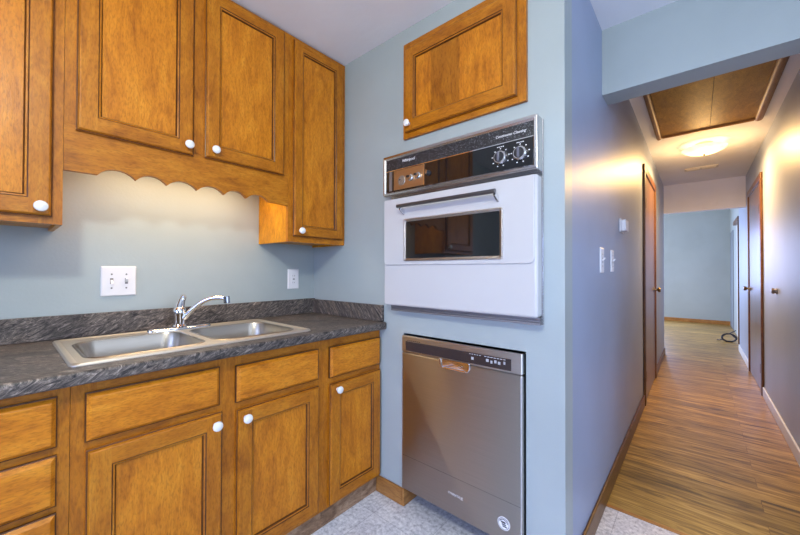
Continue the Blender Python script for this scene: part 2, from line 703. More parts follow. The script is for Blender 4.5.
def slab(axis, a_cuts, z_cuts, holes, t0, t1):
    """Upright wall along x or y with rectangular holes (a0, a1, z0, z1)."""
    for h in holes:
        a_cuts += [h[0], h[1]]
        z_cuts += [h[2], h[3]]
    A = sorted(set(round(a, 5) for a in a_cuts))
    Z = sorted(set(round(z, 5) for z in z_cuts))

    def solid(i, j):
        if i < 0 or j < 0 or i >= len(A) - 1 or j >= len(Z) - 1:
            return False
        ca, cz = (A[i] + A[i + 1]) / 2, (Z[j] + Z[j + 1]) / 2
        return not any(h[0] < ca < h[1] and h[2] < cz < h[3] for h in holes)
    bm = bmesh.new()
    V = {}

    def v(a, z, t):
        k = (a, z, t)
        if k not in V:
            V[k] = bm.verts.new((a, t, z) if axis == 'x' else (t, a, z))
        return V[k]
    for i in range(len(A) - 1):
        for j in range(len(Z) - 1):
            if not solid(i, j):
                continue
            a0, a1, z0, z1 = A[i], A[i + 1], Z[j], Z[j + 1]
            for t in (t0, t1):
                bm.faces.new((v(a0, z0, t), v(a1, z0, t), v(a1, z1, t), v(a0, z1, t)))
            for (di, dj, p, q) in ((-1, 0, (a0, z0), (a0, z1)), (1, 0, (a1, z0), (a1, z1)), (0, -1, (a0, z0), (a1, z0)), (0, 1, (a0, z1), (a1, z1))):
                if not solid(i + di, j + dj):
                    bm.faces.new((v(*p, t0), v(*q, t0), v(*q, t1), v(*p, t1)))
    return bm


# ------------------------------------------------------------------ the setting
XS, YO, XH, XR = -1.93, 1.36, -0.37, 0.482     # sink wall, oven wall, hall left wall, hall right wall
H = 2.45
struct('floor', box(XS - 0.1, 2.3, -2.7, 2.045, -0.05, 0.0), VINYL)
struct('floor_hall', box(-3.1, 0.7, 2.045, 10.8, -0.05, 0.0), PLANK)
struct('trim_1', box(XH + 0.002, XR - 0.002, 2.03, 2.055, 0.0, 0.004), OAKX, bevel=0.002)

HF = 2.85                                         # the room beyond the hall is higher
struct('ceiling', box(-3.1, 2.3, -2.7, 6.43, H, H + 0.06), CEIL)
struct('ceiling_far', box(-3.1, 0.7, 6.43, 10.8, HF, HF + 0.06), CEIL)
struct('wall_left', box(XS - 0.1, XS, -2.7, 2.3, 0, H), WALL)
struct('wall_back', slab('x', [XS, XH], [0, H], [(-1.147, -0.514, 0, 0.881), (-1.20, -0.48, 1.03, 1.76), (-1.11, -0.53, 1.90, 2.33)], YO, YO + 0.10), WALL)
struct('wall_closet', box(XS, XH - 0.12, 2.2, 2.3, 0, H), WALL)
struct('wall_hall_left', box(XH - 0.12, XH, YO + 0.1, 6.33, 0, H), HALLW)
struct('wall_header_left', box(-3.0, XH, 6.33, 6.43, H, HF), HALLW)
struct('wall_header_front', box(XH, XR, 2.03, 2.17, 2.112, H), WALL)
struct('wall_hall_right', box(XR, XR + 0.12, 2.03, 7.35, 0, HF), HALLW)
struct('wall_hall_right_far', box(0.56, 0.68, 7.35, 10.7, 0, HF), WALL)
struct('wall_header_far', box(XH, XR, 6.33, 6.43, 2.045, HF), CEIL)
struct('wall_far', slab('x', [-3.1, 0.7], [0, HF], [(-2.3, -0.8, 0.75, 2.15)], 10.7, 10.8), WALL)
struct('wall_far_left', slab('y', [6.2, 10.7], [0, HF], [(7.6, 9.6, 0.75, 2.1)], -3.1, -3.0), WALL)
struct('wall_far_front', box(-3.0, XH - 0.12, 6.2, 6.33, 0, HF), WALL)
struct('wall_kitchen_right', slab('y', [-2.7, 2.15], [0, H], [(-0.75, 1.6, 0.75, 2.2)], 2.2, 2.3), WALL)
struct('wall_kitchen_end', box(XR + 0.12, 2.2, 2.03, 2.15, 0, H), WALL)
struct('wall_rear', slab('x', [XS, 2.2], [0, H], [(-1.0, 1.2, 0.9, 2.2)], -2.7, -2.6), WALL)


def baseboard(name, x0, x1, y0, y1, mat, h=0.088):
    bm = box(x0, x1, y0, y1, 0.0005, h)
    return struct(name, bm, mat, bevel=0.005, seg=3)


baseboard('baseboard_back', -1.3325, -1.147, YO - 0.014, YO, OAKX)
baseboard('baseboard_back_return', -1.1468, -1.134, YO - 0.014, YO + 0.10, OAKY)
baseboard('baseboard_back_corner', -0.514, XH, YO - 0.014, YO, OAKX)
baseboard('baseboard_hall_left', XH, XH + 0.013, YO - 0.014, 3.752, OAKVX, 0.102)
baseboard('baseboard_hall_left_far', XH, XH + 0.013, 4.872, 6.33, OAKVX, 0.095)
baseboard('baseboard_hall_right', XR - 0.013, XR, 2.05, 4.795, WHITEP, 0.092)
baseboard('baseboard_hall_right_far', XR - 0.013, XR, 5.975, 7.35, WHITEP, 0.092)
baseboard('baseboard_far', -3.0, 0.56, 10.687, 10.70, OAKX, 0.085)


# interior doors of the hall, closed, seen edge-on
def hall_door(name, wall_x, s, y0, y1, knob_y, hinge_y):
    """s = +1 when the wall's face looks towards +x. y0..y1 is the slab."""
    t = bpy.data.objects.new(name, None)
    COL.objects.link(t)
    t.location = (wall_x, (y0 + y1) / 2, 0)
    t['kind'] = 'structure'
    zt = 2.10
    d = lambda c: wall_x + s * c
    cw = 0.068
    obj('door_slab', box(d(0.0005), d(0.006), y0, y1, 0.012, zt), DOORW, t)
    bm = bmesh.new()
    for a0, a1 in ((y0 - cw, y0 - 0.001), (y1 + 0.001, y1 + cw)):
        box(d(0.0005), d(0.019), a0, a1, 0.001, zt, bm)
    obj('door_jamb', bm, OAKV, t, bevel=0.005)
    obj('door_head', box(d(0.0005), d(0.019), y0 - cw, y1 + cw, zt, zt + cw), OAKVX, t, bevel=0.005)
    k = lathe(bmesh.new(), (d(0.006), knob_y, 1.0), (s, 0, 0), [(0.030, 0), (0.030, 0.004), (0.011, 0.008), (0.010, 0.030), (0.022, 0.036), (0.027, 0.047), (0.023, 0.060), (0.0, 0.064)])
    obj('door_knob', k, BRASS, t, smooth=True)
    for z in (0.25, 1.82):
        hb = tube(bmesh.new(), [(d(0.014), hinge_y, z - 0.045), (d(0.014), hinge_y, z + 0.045)], 0.007, 8)
        obj('hinge', hb, BRASS, t)
    return t


hall_door('door_1', XH, 1, 3.825, 4.80, 4.70, 3.832)
hall_door('door_2', XR, -1, 4.875, 5.895, 5.80, 4.882)

# casing of the doorway beyond the hall
t = bpy.data.objects.new('door_3', None)
COL.objects.link(t)
t.location = (0.56, 8.4, 0)
t['kind'] = 'structure'
obj('door_slab', box(0.553, 0.5595, 8.05, 8.9, 0.01, 2.06), WHITEP, t)
bm = box(0.508, 0.5595, 7.985, 8.049, 0.001, 2.06)
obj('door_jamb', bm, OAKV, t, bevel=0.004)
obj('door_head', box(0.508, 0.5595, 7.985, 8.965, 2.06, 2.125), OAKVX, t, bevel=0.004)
# open doorway at the very end: a slab coloured as its shade
t = bpy.data.objects.new('doorway_shade', None)
COL.objects.link(t)
t.location = (0.56, 10.2, 0)
t['kind'] = 'structure'
obj('door_slab', box(0.550, 0.5595, 9.75, 10.6, 0.01, 2.05), paint('doorway_shade_grey', (0.20, 0.23, 0.26), 0.5), t)  # no door here: grey slab standing for the dark open doorway

# ------------------------------------------------------------------ cabinet parts
def cab_door(fr, a0, a1, z0, z1, parent, c0=0.0, th=0.02, stile=0.055, knob=None, hgrain=FY2, knob_mat=CERAMIC, label=None, boards=None):
    """Framed door with a routed outer lip, bead and flat panel. Slots: stile, rail, routed edge."""
    bm = bmesh.new()
    P = fr.p

    def ring(d, c):
        return [bm.verts.new(P(a0 + d, z0 + d, c)), bm.verts.new(P(a1 - d, z0 + d, c)), bm.verts.new(P(a1 - d, z1 - d, c)), bm.verts.new(P(a0 + d, z1 - d, c))]
    R = [ring(0, c0 + 0.0005), ring(0, c0 + th * 0.55), ring(0.0035, c0 + th * 0.62), ring(0.007, c0 + th * 0.95), ring(0.010, c0 + th)]
    R2 = [ring(stile, c0 + th), ring(stile + 0.0035, c0 + th * 0.86), ring(stile + 0.008, c0 + th * 0.80), ring(stile + 0.012, c0 + th * 0.42)]

    def quad(A, B, m):
        for k in range(4):
            f = bm.faces.new((A[k], A[(k + 1) % 4], B[(k + 1) % 4], B[k]))
            f.material_index = m if isinstance(m, int) else m[k]
    sides = (1, 0, 1, 0)
    quad(R[0], R[1], sides)
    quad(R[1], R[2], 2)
    quad(R[2], R[3], sides)
    quad(R[3], R[4], sides)
    # flat stiles and rails with butt joints
    O, I = R[4], R2[0]
    e = stile
    # corners where stiles meet the outer rail edge
    bl, br, tr, tl = O
    ib, ir, it, il = I
    bm_pts = {}
    for nm, a, z in (('b0', a0 + e, z0 + 0.010), ('b1', a1 - e, z0 + 0.010), ('t0', a0 + e, z1 - 0.010), ('t1', a1 - e, z1 - 0.010)):
        bm_pts[nm] = bm.verts.new(P(a, z, c0 + th))
    bm.faces.new((bl, bm_pts['b0'], ib, il, bm_pts['t0'], tl)).material_index = 0
    bm.faces.new((br, tr, bm_pts['t1'], it, ir, bm_pts['b1'])).material_index = 0
    bm.faces.new((bm_pts['b0'], bm_pts['b1'], ir, ib)).material_index = 1
    bm.faces.new((il, it, bm_pts['t1'], bm_pts['t0'])).material_index = 1
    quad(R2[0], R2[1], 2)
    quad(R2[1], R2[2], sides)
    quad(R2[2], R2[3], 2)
    bm.faces.new(R[0][::-1])
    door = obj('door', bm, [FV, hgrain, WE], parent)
    if label:
        door['label'] = label
    s = stile + 0.0125
    bm = bmesh.new()
    w = a1 - a0 - 2 * s
    for q0, q1, mi in boards or [(0, 1, 0)]:
        fr.box(a0 + s + w * q0, a0 + s + w * q1, z0 + s, z1 - s, c0 + th * 0.1, c0 + th * 0.42, bm, mi)
    obj('door_panel', bm, [WV, WVD], door)
    if knob:
        add_knob(fr, knob[0], knob[1], c0 + th, door, knob_mat)
    return door


def add_knob(fr, a, z, c, parent, mat):
    k = lathe(bmesh.new(), fr.p(a, z, c + 0.0003), fr.n, [(0.009, 0), (0.0085, 0.006), (0.009, 0.010), (0.0155, 0.014), (0.0175, 0.019), (0.016, 0.024), (0.010, 0.028), (0, 0.0295)], 20)
    return obj('knob', k, mat, parent, smooth=True)


def drawer_front(fr, a0, a1, z0, z1, parent, c0=0.0, th=0.02, grain=WY):
    bm = bmesh.new()
    e = 0.012

    def ring(d, c):
        return [fr.p(a0 + d, z0 + d, c0 + c), fr.p(a1 - d, z0 + d, c0 + c), fr.p(a1 - d, z1 - d, c0 + c), fr.p(a0 + d, z1 - d, c0 + c)]
    bridge_loops(bm, [ring(0, 0.0005), ring(0, th * 0.45), ring(0.003, th * 0.50), ring(e, th * 0.97), ring(e + 0.003, th)])
    bm.faces.ensure_lookup_table()
    for k in range(8):                                   # shade along the side edge put in as darker wood
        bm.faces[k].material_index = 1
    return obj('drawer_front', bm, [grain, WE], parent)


SW = Frame((-1.3175, 0, 0), (0, 1, 0), (1, 0, 0))      # base cabinet face frame plane
UPF = Frame((-1.620, 0, 0), (0, 1, 0), (1, 0, 0))     # wall cabinet face frame plane


def face_frame(fr, a0, a1, z0, z1, stiles, rails, depth):
    """Face frame: outer stiles plus given inner ones; rails are (z0, z1, a0, a1)."""
    bm = bmesh.new()
    for s0, s1 in stiles:
        fr.box(s0, s1, z0, z1, -depth, 0, bm, 0)
    for r in rails:
        fr.box(r[2], r[3], r[0], r[1], -depth, -0.0004, bm, 1)
    return bm


BZ0, BZ1 = 0.088, 0.886
kick_x = -1.334


def base_cabinet(label, y0, y1, stiles, rails):
    t = thing('base_cabinet', label, 'cabinet', (-1.62, (y0 + y1) / 2, 0), 'base cabinets under the countertop')
    bm = bmesh.new()
    # open-fronted box: sides, bottom, back
    box(XS + 0.012, -1.338, y0, y0 + 0.016, BZ0, BZ1 - 0.001, bm)
    box(XS + 0.012, -1.338, y1 - 0.016, y1, BZ0, BZ1 - 0.001, bm)
    box(XS + 0.012, -1.338, y0 + 0.016, y1 - 0.016, BZ0, BZ0 + 0.016, bm)
    box(XS + 0.001, XS + 0.012, y0, y1, BZ0, BZ1 - 0.001, bm)
    obj('carcass', bm, WVC, t)
    obj('face_frame', face_frame(SW, y0, y1, BZ0, BZ1 - 0.0005, stiles, rails, 0.02), [FV, FY2], t)
    obj('toe_kick', box(kick_x - 0.012, kick_x, y0 + 0.0005, y1 - 0.0005, 0.0008, BZ0 - 0.0005), KICK, t)
    return t


# drawer cabinet on the left
t = base_cabinet('honey maple drawer base cabinet left of the sink base, three drawer fronts', -0.335, 0.1285,
                 [(-0.335, -0.285), (0.088, 0.1285)],
                 [(0.85, 0.8855, -0.285, 0.088), (0.690, 0.728, -0.285, 0.088), (0.530, 0.57, -0.285, 0.088), (0.088, 0.13, -0.285, 0.088)])
for z0, z1 in ((0.722, 0.858), (0.564, 0.701), (0.405, 0.546), (0.115, 0.388)):
    drawer_front(SW, -0.31, 0.1035, z0, z1, t)
# sink base
t = base_cabinet('honey maple sink base cabinet with two doors below false drawer fronts', 0.1295, 0.9845,
                 [(0.1295, 0.185), (0.51, 0.60), (0.935, 0.9845)],
                 [(0.835, 0.8855, 0.185, 0.51), (0.835, 0.8855, 0.60, 0.935), (0.67, 0.73, 0.185, 0.51), (0.67, 0.73, 0.60, 0.935), (0.088, 0.13, 0.185, 0.51), (0.088, 0.13, 0.60, 0.935)])
drawer_front(SW, 0.159, 0.521, 0.713, 0.852, t)
drawer_front(SW, 0.578, 0.951, 0.704, 0.843, t)
cab_door(SW, 0.162, 0.530, 0.106, 0.690, t, knob=(0.504, 0.651))
cab_door(SW, 0.581, 0.951, 0.106, 0.677, t, knob=(0.612, 0.643))
# narrow base
t = base_cabinet('narrow honey maple base cabinet in the corner, one drawer front over one door', 0.9855, 1.357,
                 [(0.9855, 1.04), (1.335, 1.357)],
                 [(0.83, 0.8855, 1.04, 1.335), (0.66, 0.72, 1.04, 1.335), (0.088, 0.125, 1.04, 1.335)])
drawer_front(SW, 1.012, 1.350, 0.694, 0.840, t)
cab_door(SW, 1.012, 1.350, 0.100, 0.668, t, knob=(1.052, 0.637))

# ------------------------------------------------------------------ countertop and backsplash
CT0, CT1 = 0.887, 0.925
cx0, cx1, cy0, cy1 = XS + 0.001, -1.264, -0.36, YO - 0.001
SX0, SX1, SY0, SY1 = -1.850, -1.332, 0.128, 0.935       # sink rim outline
ct = thing('countertop', 'dark grey swirled stone-look laminate countertop around the sink', 'countertop', (-1.6, 0.4, CT0))
bm = holed_plate([(cx0, cy0), (cx1, cy0), (cx1, cy1), (cx0, cy1)], [rounded(SX0 + 0.02, SX1 - 0.02, SY0 + 0.02, SY1 - 0.02, 0.04)[::-1]], CT0, CT1)
obj('worktop', bm, LAM, ct, bevel=0.009, seg=4)
bm = box(XS + 0.001, XS + 0.020, -0.36, YO - 0.001, CT1 + 0.0003, 1.019)
box(XS + 0.0205, -1.285, YO - 0.020, YO - 0.001, CT1 + 0.0003, 1.014, bm)
obj('backsplash', bm, LAM, ct, bevel=0.003)

# ------------------------------------------------------------------ sink
sk = thing('kitchen_sink', 'double-bowl stainless steel drop-in sink in the countertop', 'sink', (-1.6, 0.53, CT1))
RZ = CT1 + 0.0004
bowls = [(-1.745, -1.388, 0.174, 0.512), (-1.745, -1.388, 0.550, 0.890)]
holes = [rounded(b[0], b[1], b[2], b[3], 0.060, 8) for b in bowls]
bm = holed_plate(rounded(SX0 + 0.006, SX1 - 0.006, SY0 + 0.006, SY1 - 0.006, 0.02), [h[::-1] for h in holes], RZ + 0.001, RZ + 0.0045)
obj('deck', bm, STEEL_SINK, sk)
# raised outer lip
def loop3(l, z):
    return [(p[0], p[1], z) for p in l]
bm = bmesh.new()
lips = [(0.0, 0.0), (0.0, 0.003), (0.004, 0.0075), (0.010, 0.0085), (0.016, 0.0070), (0.020, 0.0044)]
bridge_loops(bm, [loop3(rounded(SX0 + d, SX1 - d, SY0 + d, SY1 - d, 0.026 - d * 0.6), RZ + z) for d, z in lips], cap0=False, cap1=False)
obj('rim', bm, STEEL_SINK, sk, smooth=True)
for b, h in zip(bowls, holes):
    bm = bmesh.new()
    prof = [(-0.007, 0.0045, 0.067), (-0.003, 0.0068, 0.063), (0.001, 0.0058, 0.060), (0.004, -0.002, 0.060), (0.010, -0.06, 0.06), (0.018, -0.13, 0.062), (0.030, -0.158, 0.06), (0.055, -0.170, 0.05)]
    lp = [loop3(rounded(b[0] + d, b[1] - d, b[2] + d, b[3] - d, r, 8), RZ + z) for d, z, r in prof]
    bridge_loops(bm, lp, cap0=False, cap1=True)
    o = obj('bowl', bm, STEEL_BOWL, sk, smooth=True)
    dr = lathe(bmesh.new(), ((b[0] + b[1]) / 2, (b[2] + b[3]) / 2, RZ - 0.1695), (0, 0, 1), [(0.042, 0), (0.042, 0.002), (0.034, 0.003), (0.030, 0.0005), (0, 0.0005)], 24)
    obj('drain', dr, CHROME, o, smooth=True)

# ------------------------------------------------------------------ faucet
FX, FY, FZ = -1.800, 0.538, RZ + 0.0048
fa = thing('kitchen_faucet', 'chrome single-lever faucet with a curved spout over the sink', 'faucet', (FX, FY, FZ))
bm = bmesh.new()
ol = lambda d, z: [(FX + (0.030 - d) * math.copysign(abs(math.cos(a)) ** 0.8, math.cos(a)), FY + 0.005 + (0.128 - d) * math.copysign(abs(math.sin(a)) ** 0.7, math.sin(a)), FZ + z) for a in [2 * PI * k / 40 for k in range(40)]]
bridge_loops(bm, [ol(0, 0), ol(0, 0.006), ol(0.003, 0.010), ol(0.010, 0.013)])
obj('deck_plate', bm, CHROME, fa, smooth=True)
bm = lathe(bmesh.new(), (FX, FY, FZ + 0.0132), (0, 0, 1), [(0.030, 0), (0.030, 0.004), (0.024, 0.010), (0.023, 0.046), (0.026, 0.054), (0.026, 0.072), (0.022, 0.084), (0.013, 0.091), (0, 0.093)], 24)
obj('faucet_body', bm, CHROME, fa, smooth=True)
bm = tube(bmesh.new(), [(FX, FY - 0.002, FZ + 0.080), (FX - 0.002, FY + 0.002, FZ + 0.105), (FX - 0.004, FY + 0.009, FZ + 0.130), (FX - 0.004, FY + 0.016, FZ + 0.146), (FX + 0.002, FY + 0.020, FZ + 0.152)], [0.021, 0.018, 0.0150, 0.0135, 0.011], 14)
obj('lever', bm, CHROME, fa, smooth=True)
end = Vector((-1.662, 0.682, 1.070))
base = Vector((FX + 0.015, FY + 0.015, FZ + 0.050))
pts, rad = [], []
for k in range(17):
    s = k / 16
    p = base.lerp(end, s)
    p.z = base.z + (end.z - base.z) * (1 - (1 - s) ** 2.1) + 0.012 * math.sin(PI * s)
    pts.append(p)
    rad.append(0.0125 - 0.003 * s)
obj('spout', tube(bmesh.new(), pts, rad, 14), CHROME, fa, smooth=True)
dirv = (pts[-1] - pts[-2]).normalized()
bm = tube(bmesh.new(), [end + Vector((0, 0, 0.011)) + dirv * 0.006, end + Vector((0, 0, -0.020)) + dirv * 0.009], 0.0135, 16)
obj('aerator', bm, plain('dark_chrome', (0.35, 0.36, 0.42), 0.12, 1.0), fa, bevel=0.002)

# ------------------------------------------------------------------ wall cabinets
UT = H - 0.006


def wall_cabinet(label, y0, y1, z0, stiles, rails, left_side=True):
    t = thing('wall_cabinet', label, 'cabinet', (XS + 0.16, (y0 + y1) / 2, z0), 'wall cabinets above the sink counter')
    bm = bmesh.new()
    xf = -1.6405
    box(XS + 0.001, xf, y0, y0 + 0.014, z0, UT, bm)
    box(XS + 0.001, xf, y1 - 0.014, y1, z0, UT, bm)
    box(XS + 0.001, xf, y0 + 0.014, y1 - 0.014, z0 + 0.012, z0 + 0.026, bm)
    box(XS + 0.001, xf, y0 + 0.014, y1 - 0.014, UT - 0.014, UT, bm)
    box(XS + 0.001, XS + 0.008, y0 + 0.014, y1 - 0.014, z0 + 0.026, UT - 0.014, bm)
    obj('carcass', bm, WVC, t)
    obj('face_frame', face_frame(UPF, y0, y1, z0, UT, stiles, rails, 0.02), [FV, FY2], t)
    return t


# left wall cabinet
t = wall_cabinet('tall honey maple wall cabinet at the left edge, knob near its lower corner', -0.36, 0.1345, 1.352,
                 [(-0.36, -0.31), (0.078, 0.1345)], [(1.352, 1.40, -0.31, 0.078), (2.40, UT, -0.31, 0.078)])
cab_door(UPF, -0.335, 0.1095, 1.3745, 2.425, t, knob=(0.082, 1.404))
# middle pair above the sink with the scalloped valance
ym0, ym1 = 0.1355, 0.9775
t = thing('wall_cabinet', 'short two-door honey maple wall cabinet over the sink with scalloped valance', 'cabinet', (XS + 0.16, (ym0 + ym1) / 2, 1.67), 'wall cabinets above the sink counter')
bm = bmesh.new()
xf = -1.6405
box(XS + 0.001, xf, ym0, ym0 + 0.014, 1.67, UT, bm)
box(XS + 0.001, xf, ym1 - 0.014, ym1, 1.67, UT, bm)
box(XS + 0.001, xf, ym0 + 0.014, ym1 - 0.014, 1.67, 1.684, bm)
box(XS + 0.001, xf, ym0 + 0.014, ym1 - 0.014, UT - 0.014, UT, bm)
obj('carcass', bm, WVC, t)
obj('face_frame', face_frame(UPF, ym0, ym1, 1.7005, UT, [(ym0, 0.185), (0.51, 0.59), (0.925, ym1)], [(2.40, UT, 0.185, 0.51), (2.40, UT, 0.59, 0.925)], 0.02), [FV, FY2], t)
pts = [(ym0, 1.70), (ym0, 1.540)]
cusps = [0.223, 0.335, 0.437, 0.548, 0.659, 0.761, 0.873]
zc = 1.543
pts.append((cusps[0], zc - 0.002))
for a, b in zip(cusps, cusps[1:]):
    for k in range(1, 11):
        s = k / 10
        arch = (1 - abs(2 * s - 1) ** 2.2) * 0.026
        pts.append((a + (b - a) * s, zc + arch))
pts += [(ym1, 1.540), (ym1, 1.70)]
bm = extrude_poly(bmesh.new(), [UPF.p(a, z, -0.02) for a, z in pts], (0.0196, 0, 0))
obj('valance', bm, FY2, t)
cab_door(UPF, 0.1645, 0.5285, 1.682, 2.43, t, knob=(0.505, 1.720))
cab_door(UPF, 0.5725, 0.948, 1.689, 2.43, t, knob=(0.609, 1.726))
# right corner cabinet
t = wall_cabinet('tall honey maple wall cabinet in the corner beside the oven wall', 0.9785, YO - 0.001, 1.352,
                 [(0.9785, 1.035), (1.315, YO - 0.001)], [(1.352, 1.40, 1.035, 1.315), (2.40, UT, 1.035, 1.315)])
cab_door(UPF, 1.003, 1.334, 1.382, 2.425, t, knob=(1.042, 1.412), stile=0.05)

# ------------------------------------------------------------------ oven cupboard
OW = Frame((0, YO, 0), (1, 0, 0), (0, -1, 0))
t = thing('oven_cupboard', 'single-door maple cupboard set in the wall above the oven', 'cabinet', (-0.83, YO, 1.87))
x0, x1, z0, z1 = -1.139, -0.506, 1.872, 2.358
bm = bmesh.new()
for q in ((x0, x0 + 0.04, z0, z1), (x1 - 0.04, x1, z0, z1)):
    OW.box(*q, 0.0006, 0.016, bm, 0)
for q in ((x0 + 0.04, x1 - 0.04, z0, z0 + 0.04), (x0 + 0.04, x1 - 0.04, z1 - 0.04, z1)):
    OW.box(*q, 0.0006, 0.0156, bm, 1)
obj('face_frame', bm, [FV, FX2], t)
OWD = Frame((0, YO - 0.016, 0), (1, 0, 0), (0, -1, 0))
cab_door(OWD, -1.119, -0.541, 1.899, 2.324, t, knob=(-1.090, 1.935), hgrain=FX2, th=0.018, boards=[(0.0, 0.20, 0), (0.20, 0.56, 1), (0.56, 1.0, 0)])

# ------------------------------------------------------------------ wall oven
ov = thing('wall_oven', 'white-doored built-in wall oven with black control panel, above the dishwasher', 'oven', (-0.84, YO, 1.0))
obj('oven_body', OW.box(-1.19, -0.49, 1.04, 1.75, -0.55, 0.0), DARK, ov)
# surrounding flange: right edge strip, bottom vent
bm = OW.box(-1.226, -0.443, 0.994, 1.784, 0.0006, 0.012)
obj('flange', bm, STEEL_TRIM, ov, bevel=0.003)
bm = bmesh.new()
for k in range(3):
    OW.box(-1.200, -0.446, 0.996 + k * 0.0105, 1.005 + k * 0.0095, 0.0125, 0.040 - 0.004 * (k == 1), bm)
obj('vent_grille', bm, plain('vent_grey', (0.22, 0.21, 0.22), 0.4, 0.6, bump=0.3, bscale=300), ov)
# door
DY = 0.064   # door face distance from the wall
door = obj('oven_door', OW.box(-1.230, -0.447, 1.025, 1.564, 0.0125, DY), OVENW, ov, bevel=0.011, seg=5)
# raised upper panel with round lower corners and window cut
bm = bmesh.new()
lp = rounded(-1.222, -0.456, 1.228, 1.561, [0.022, 0.022, 0.004, 0.004])
bridge_loops(bm, [[OW.p(a, z, DY + 0.0002) for a, z in lp],
                  [OW.p(a, z, DY + 0.004) for a, z in lp],
                  [OW.p(-0.839 + (a + 0.839) * 0.992, 1.394 + (z - 1.394) * 0.985, DY + 0.0075) for a, z in lp]])
obj('raised_panel', bm, OVENW, door, smooth=True)
# window frame and glass
wx0, wx1, wz0, wz1 = -1.087, -0.578, 1.247, 1.452
bm = bmesh.new()
lo = rounded(wx0, wx1, wz0, wz1, 0.008)
li = rounded(wx0 + 0.014, wx1 - 0.014, wz0 + 0.014, wz1 - 0.014, 0.006)
bridge_loops(bm, [[OW.p(a, z, DY + 0.0077) for a, z in lo], [OW.p(a, z, DY + 0.0115) for a, z in lo],
                  [OW.p(a, z, DY + 0.0125) for a, z in rounded(wx0 + 0.004, wx1 - 0.004, wz0 + 0.004, wz1 - 0.004, 0.008)],
                  [OW.p(a, z, DY + 0.0085) for a, z in li]], cap0=False, cap1=False)
wf = obj('window_frame', bm, plain('worn_chrome', (0.42, 0.38, 0.34), 0.28, 1.0, bump=0.5, bscale=120), door)
obj('window_glass', OW.box(wx0 + 0.013, wx1 - 0.013, wz0 + 0.013, wz1 - 0.013, DY + 0.0078, DY + 0.0088), BLACKGL, wf)
# handle: long blade on two end brackets
hy = DY + 0.048
bm = bmesh.new()
sec = [(hy - 0.004, 1.502), (hy + 0.006, 1.504), (hy + 0.009, 1.510), (hy + 0.006, 1.5185), (hy - 0.006, 1.521), (hy - 0.012, 1.512)]
A = [OW.p(-1.098, z, c) for c, z in sec]
extrude_poly(bm, A, (0.506, 0, 0))
hd = obj('door_handle', bm, plain('dark_handle_metal', (0.13, 0.125, 0.13), 0.3, 0.8), door, bevel=0.002)
for xa in (-1.092, -0.604):
    bm = bmesh.new()
    extrude_poly(bm, [OW.p(xa, 1.472, DY + 0.0076), OW.p(xa, 1.497, DY + 0.0076), OW.p(xa, 1.516, hy - 0.012), OW.p(xa, 1.494, hy - 0.005)], (0.011, 0, 0))
    obj('bracket', bm, CHROME, hd, bevel=0.002)
# control panel
CY = 0.075
cp = obj('control_panel', OW.box(-1.226, -0.444, 1.579, 1.784, 0.0125, CY - 0.004), STEEL_TRIM, ov, bevel=0.006, seg=3)
bm = bmesh.new()
X0, X1, Z0, Z1 = -1.203, -0.452, 1.597, 1.759
def ringp(x0, x1, z0, z1, c):
    return [OW.p(x0, z0, c), OW.p(x1, z0, c), OW.p(x1, z1, c), OW.p(x0, z1, c)]
bridge_loops(bm, [ringp(-1.222, -0.448, 1.583, 1.780, CY - 0.004), ringp(-1.222, -0.448, 1.583, 1.780, CY + 0.001),
                  ringp(-1.213, -0.454, 1.590, 1.768, CY + 0.004), ringp(X0, X1 - 0.008, Z0, Z1, CY - 0.002)], cap0=False, cap1=False)
obj('panel_frame', bm, STEEL_TRIM, cp)
obj('upper_band', OW.box(X0 - 0.004, X1 - 0.004, 1.704, Z1 + 0.004, CY - 0.0038, CY - 0.001), SPECK, cp)
obj('glass_panel', OW.box(X0 - 0.004, X1 - 0.004, Z0 - 0.004, 1.7005, CY - 0.0038, CY - 0.001), BLACKGL, cp)
obj('divider', OW.box(X0 - 0.004, X1 - 0.004, 1.7007, 1.7038, CY - 0.0038, CY + 0.0006), CHROME, cp)
obj('band_joint', OW.box(-0.984, -0.981, 1.704, Z1, CY - 0.0009, CY - 0.0004), BLACKM, cp)
ck = obj('clock_plate', OW.box(-1.150, -0.964, 1.602, 1.698, CY - 0.0009, CY + 0.0008), TAN, cp)
obj('clock_edge', OW.box(-0.9638, -0.9605, 1.602, 1.698, CY - 0.0009, CY + 0.0012), CHROME, cp)
obj('side_strip', OW.box(-1.182, -1.164, 1.602, 1.698, CY - 0.0009, CY + 0.0004), plain('grey_strip', (0.24, 0.22, 0.22), 0.4, 0.5), cp)
# clock dial and two small timer knobs, one more on the glass
bm = lathe(bmesh.new(), OW.p(-1.099, 1.644, CY + 0.0009), (0, -1, 0), [(0.024, 0), (0.024, 0.0015), (0.021, 0.003), (0, 0.003)], 28)
cd = obj('clock_dial', bm, plain('dial_face', (0.34, 0.29, 0.24), 0.3, 0.5), ck)
bm = bmesh.new()
for k in range(12):
    a = 2 * PI * k / 12
    c = OW.p(-1.099 + 0.0175 * math.cos(a), 1.644 + 0.0175 * math.sin(a), CY + 0.0041)
    box(c.x - 0.0016, c.x + 0.0016, c.y - 0.0002, c.y + 0.0002, c.z - 0.0016, c.z + 0.0016, bm)
obj('tick_marks', bm, BLACKM, cd)
bm = bmesh.new()
extrude_poly(bm, [OW.p(-1.0995, 1.648, CY + 0.0040), OW.p(-1.1135, 1.6445, CY + 0.0040), OW.p(-1.114, 1.654, CY + 0.0040)], (0, -0.0006, 0))
extrude_poly(bm, [OW.p(-1.1005, 1.644, CY + 0.0040), OW.p(-1.0975, 1.644, CY + 0.0040), OW.p(-1.103, 1.628, CY + 0.0040)], (0, -0.0006, 0))
obj('clock_hands', bm, BLACKM, cd)
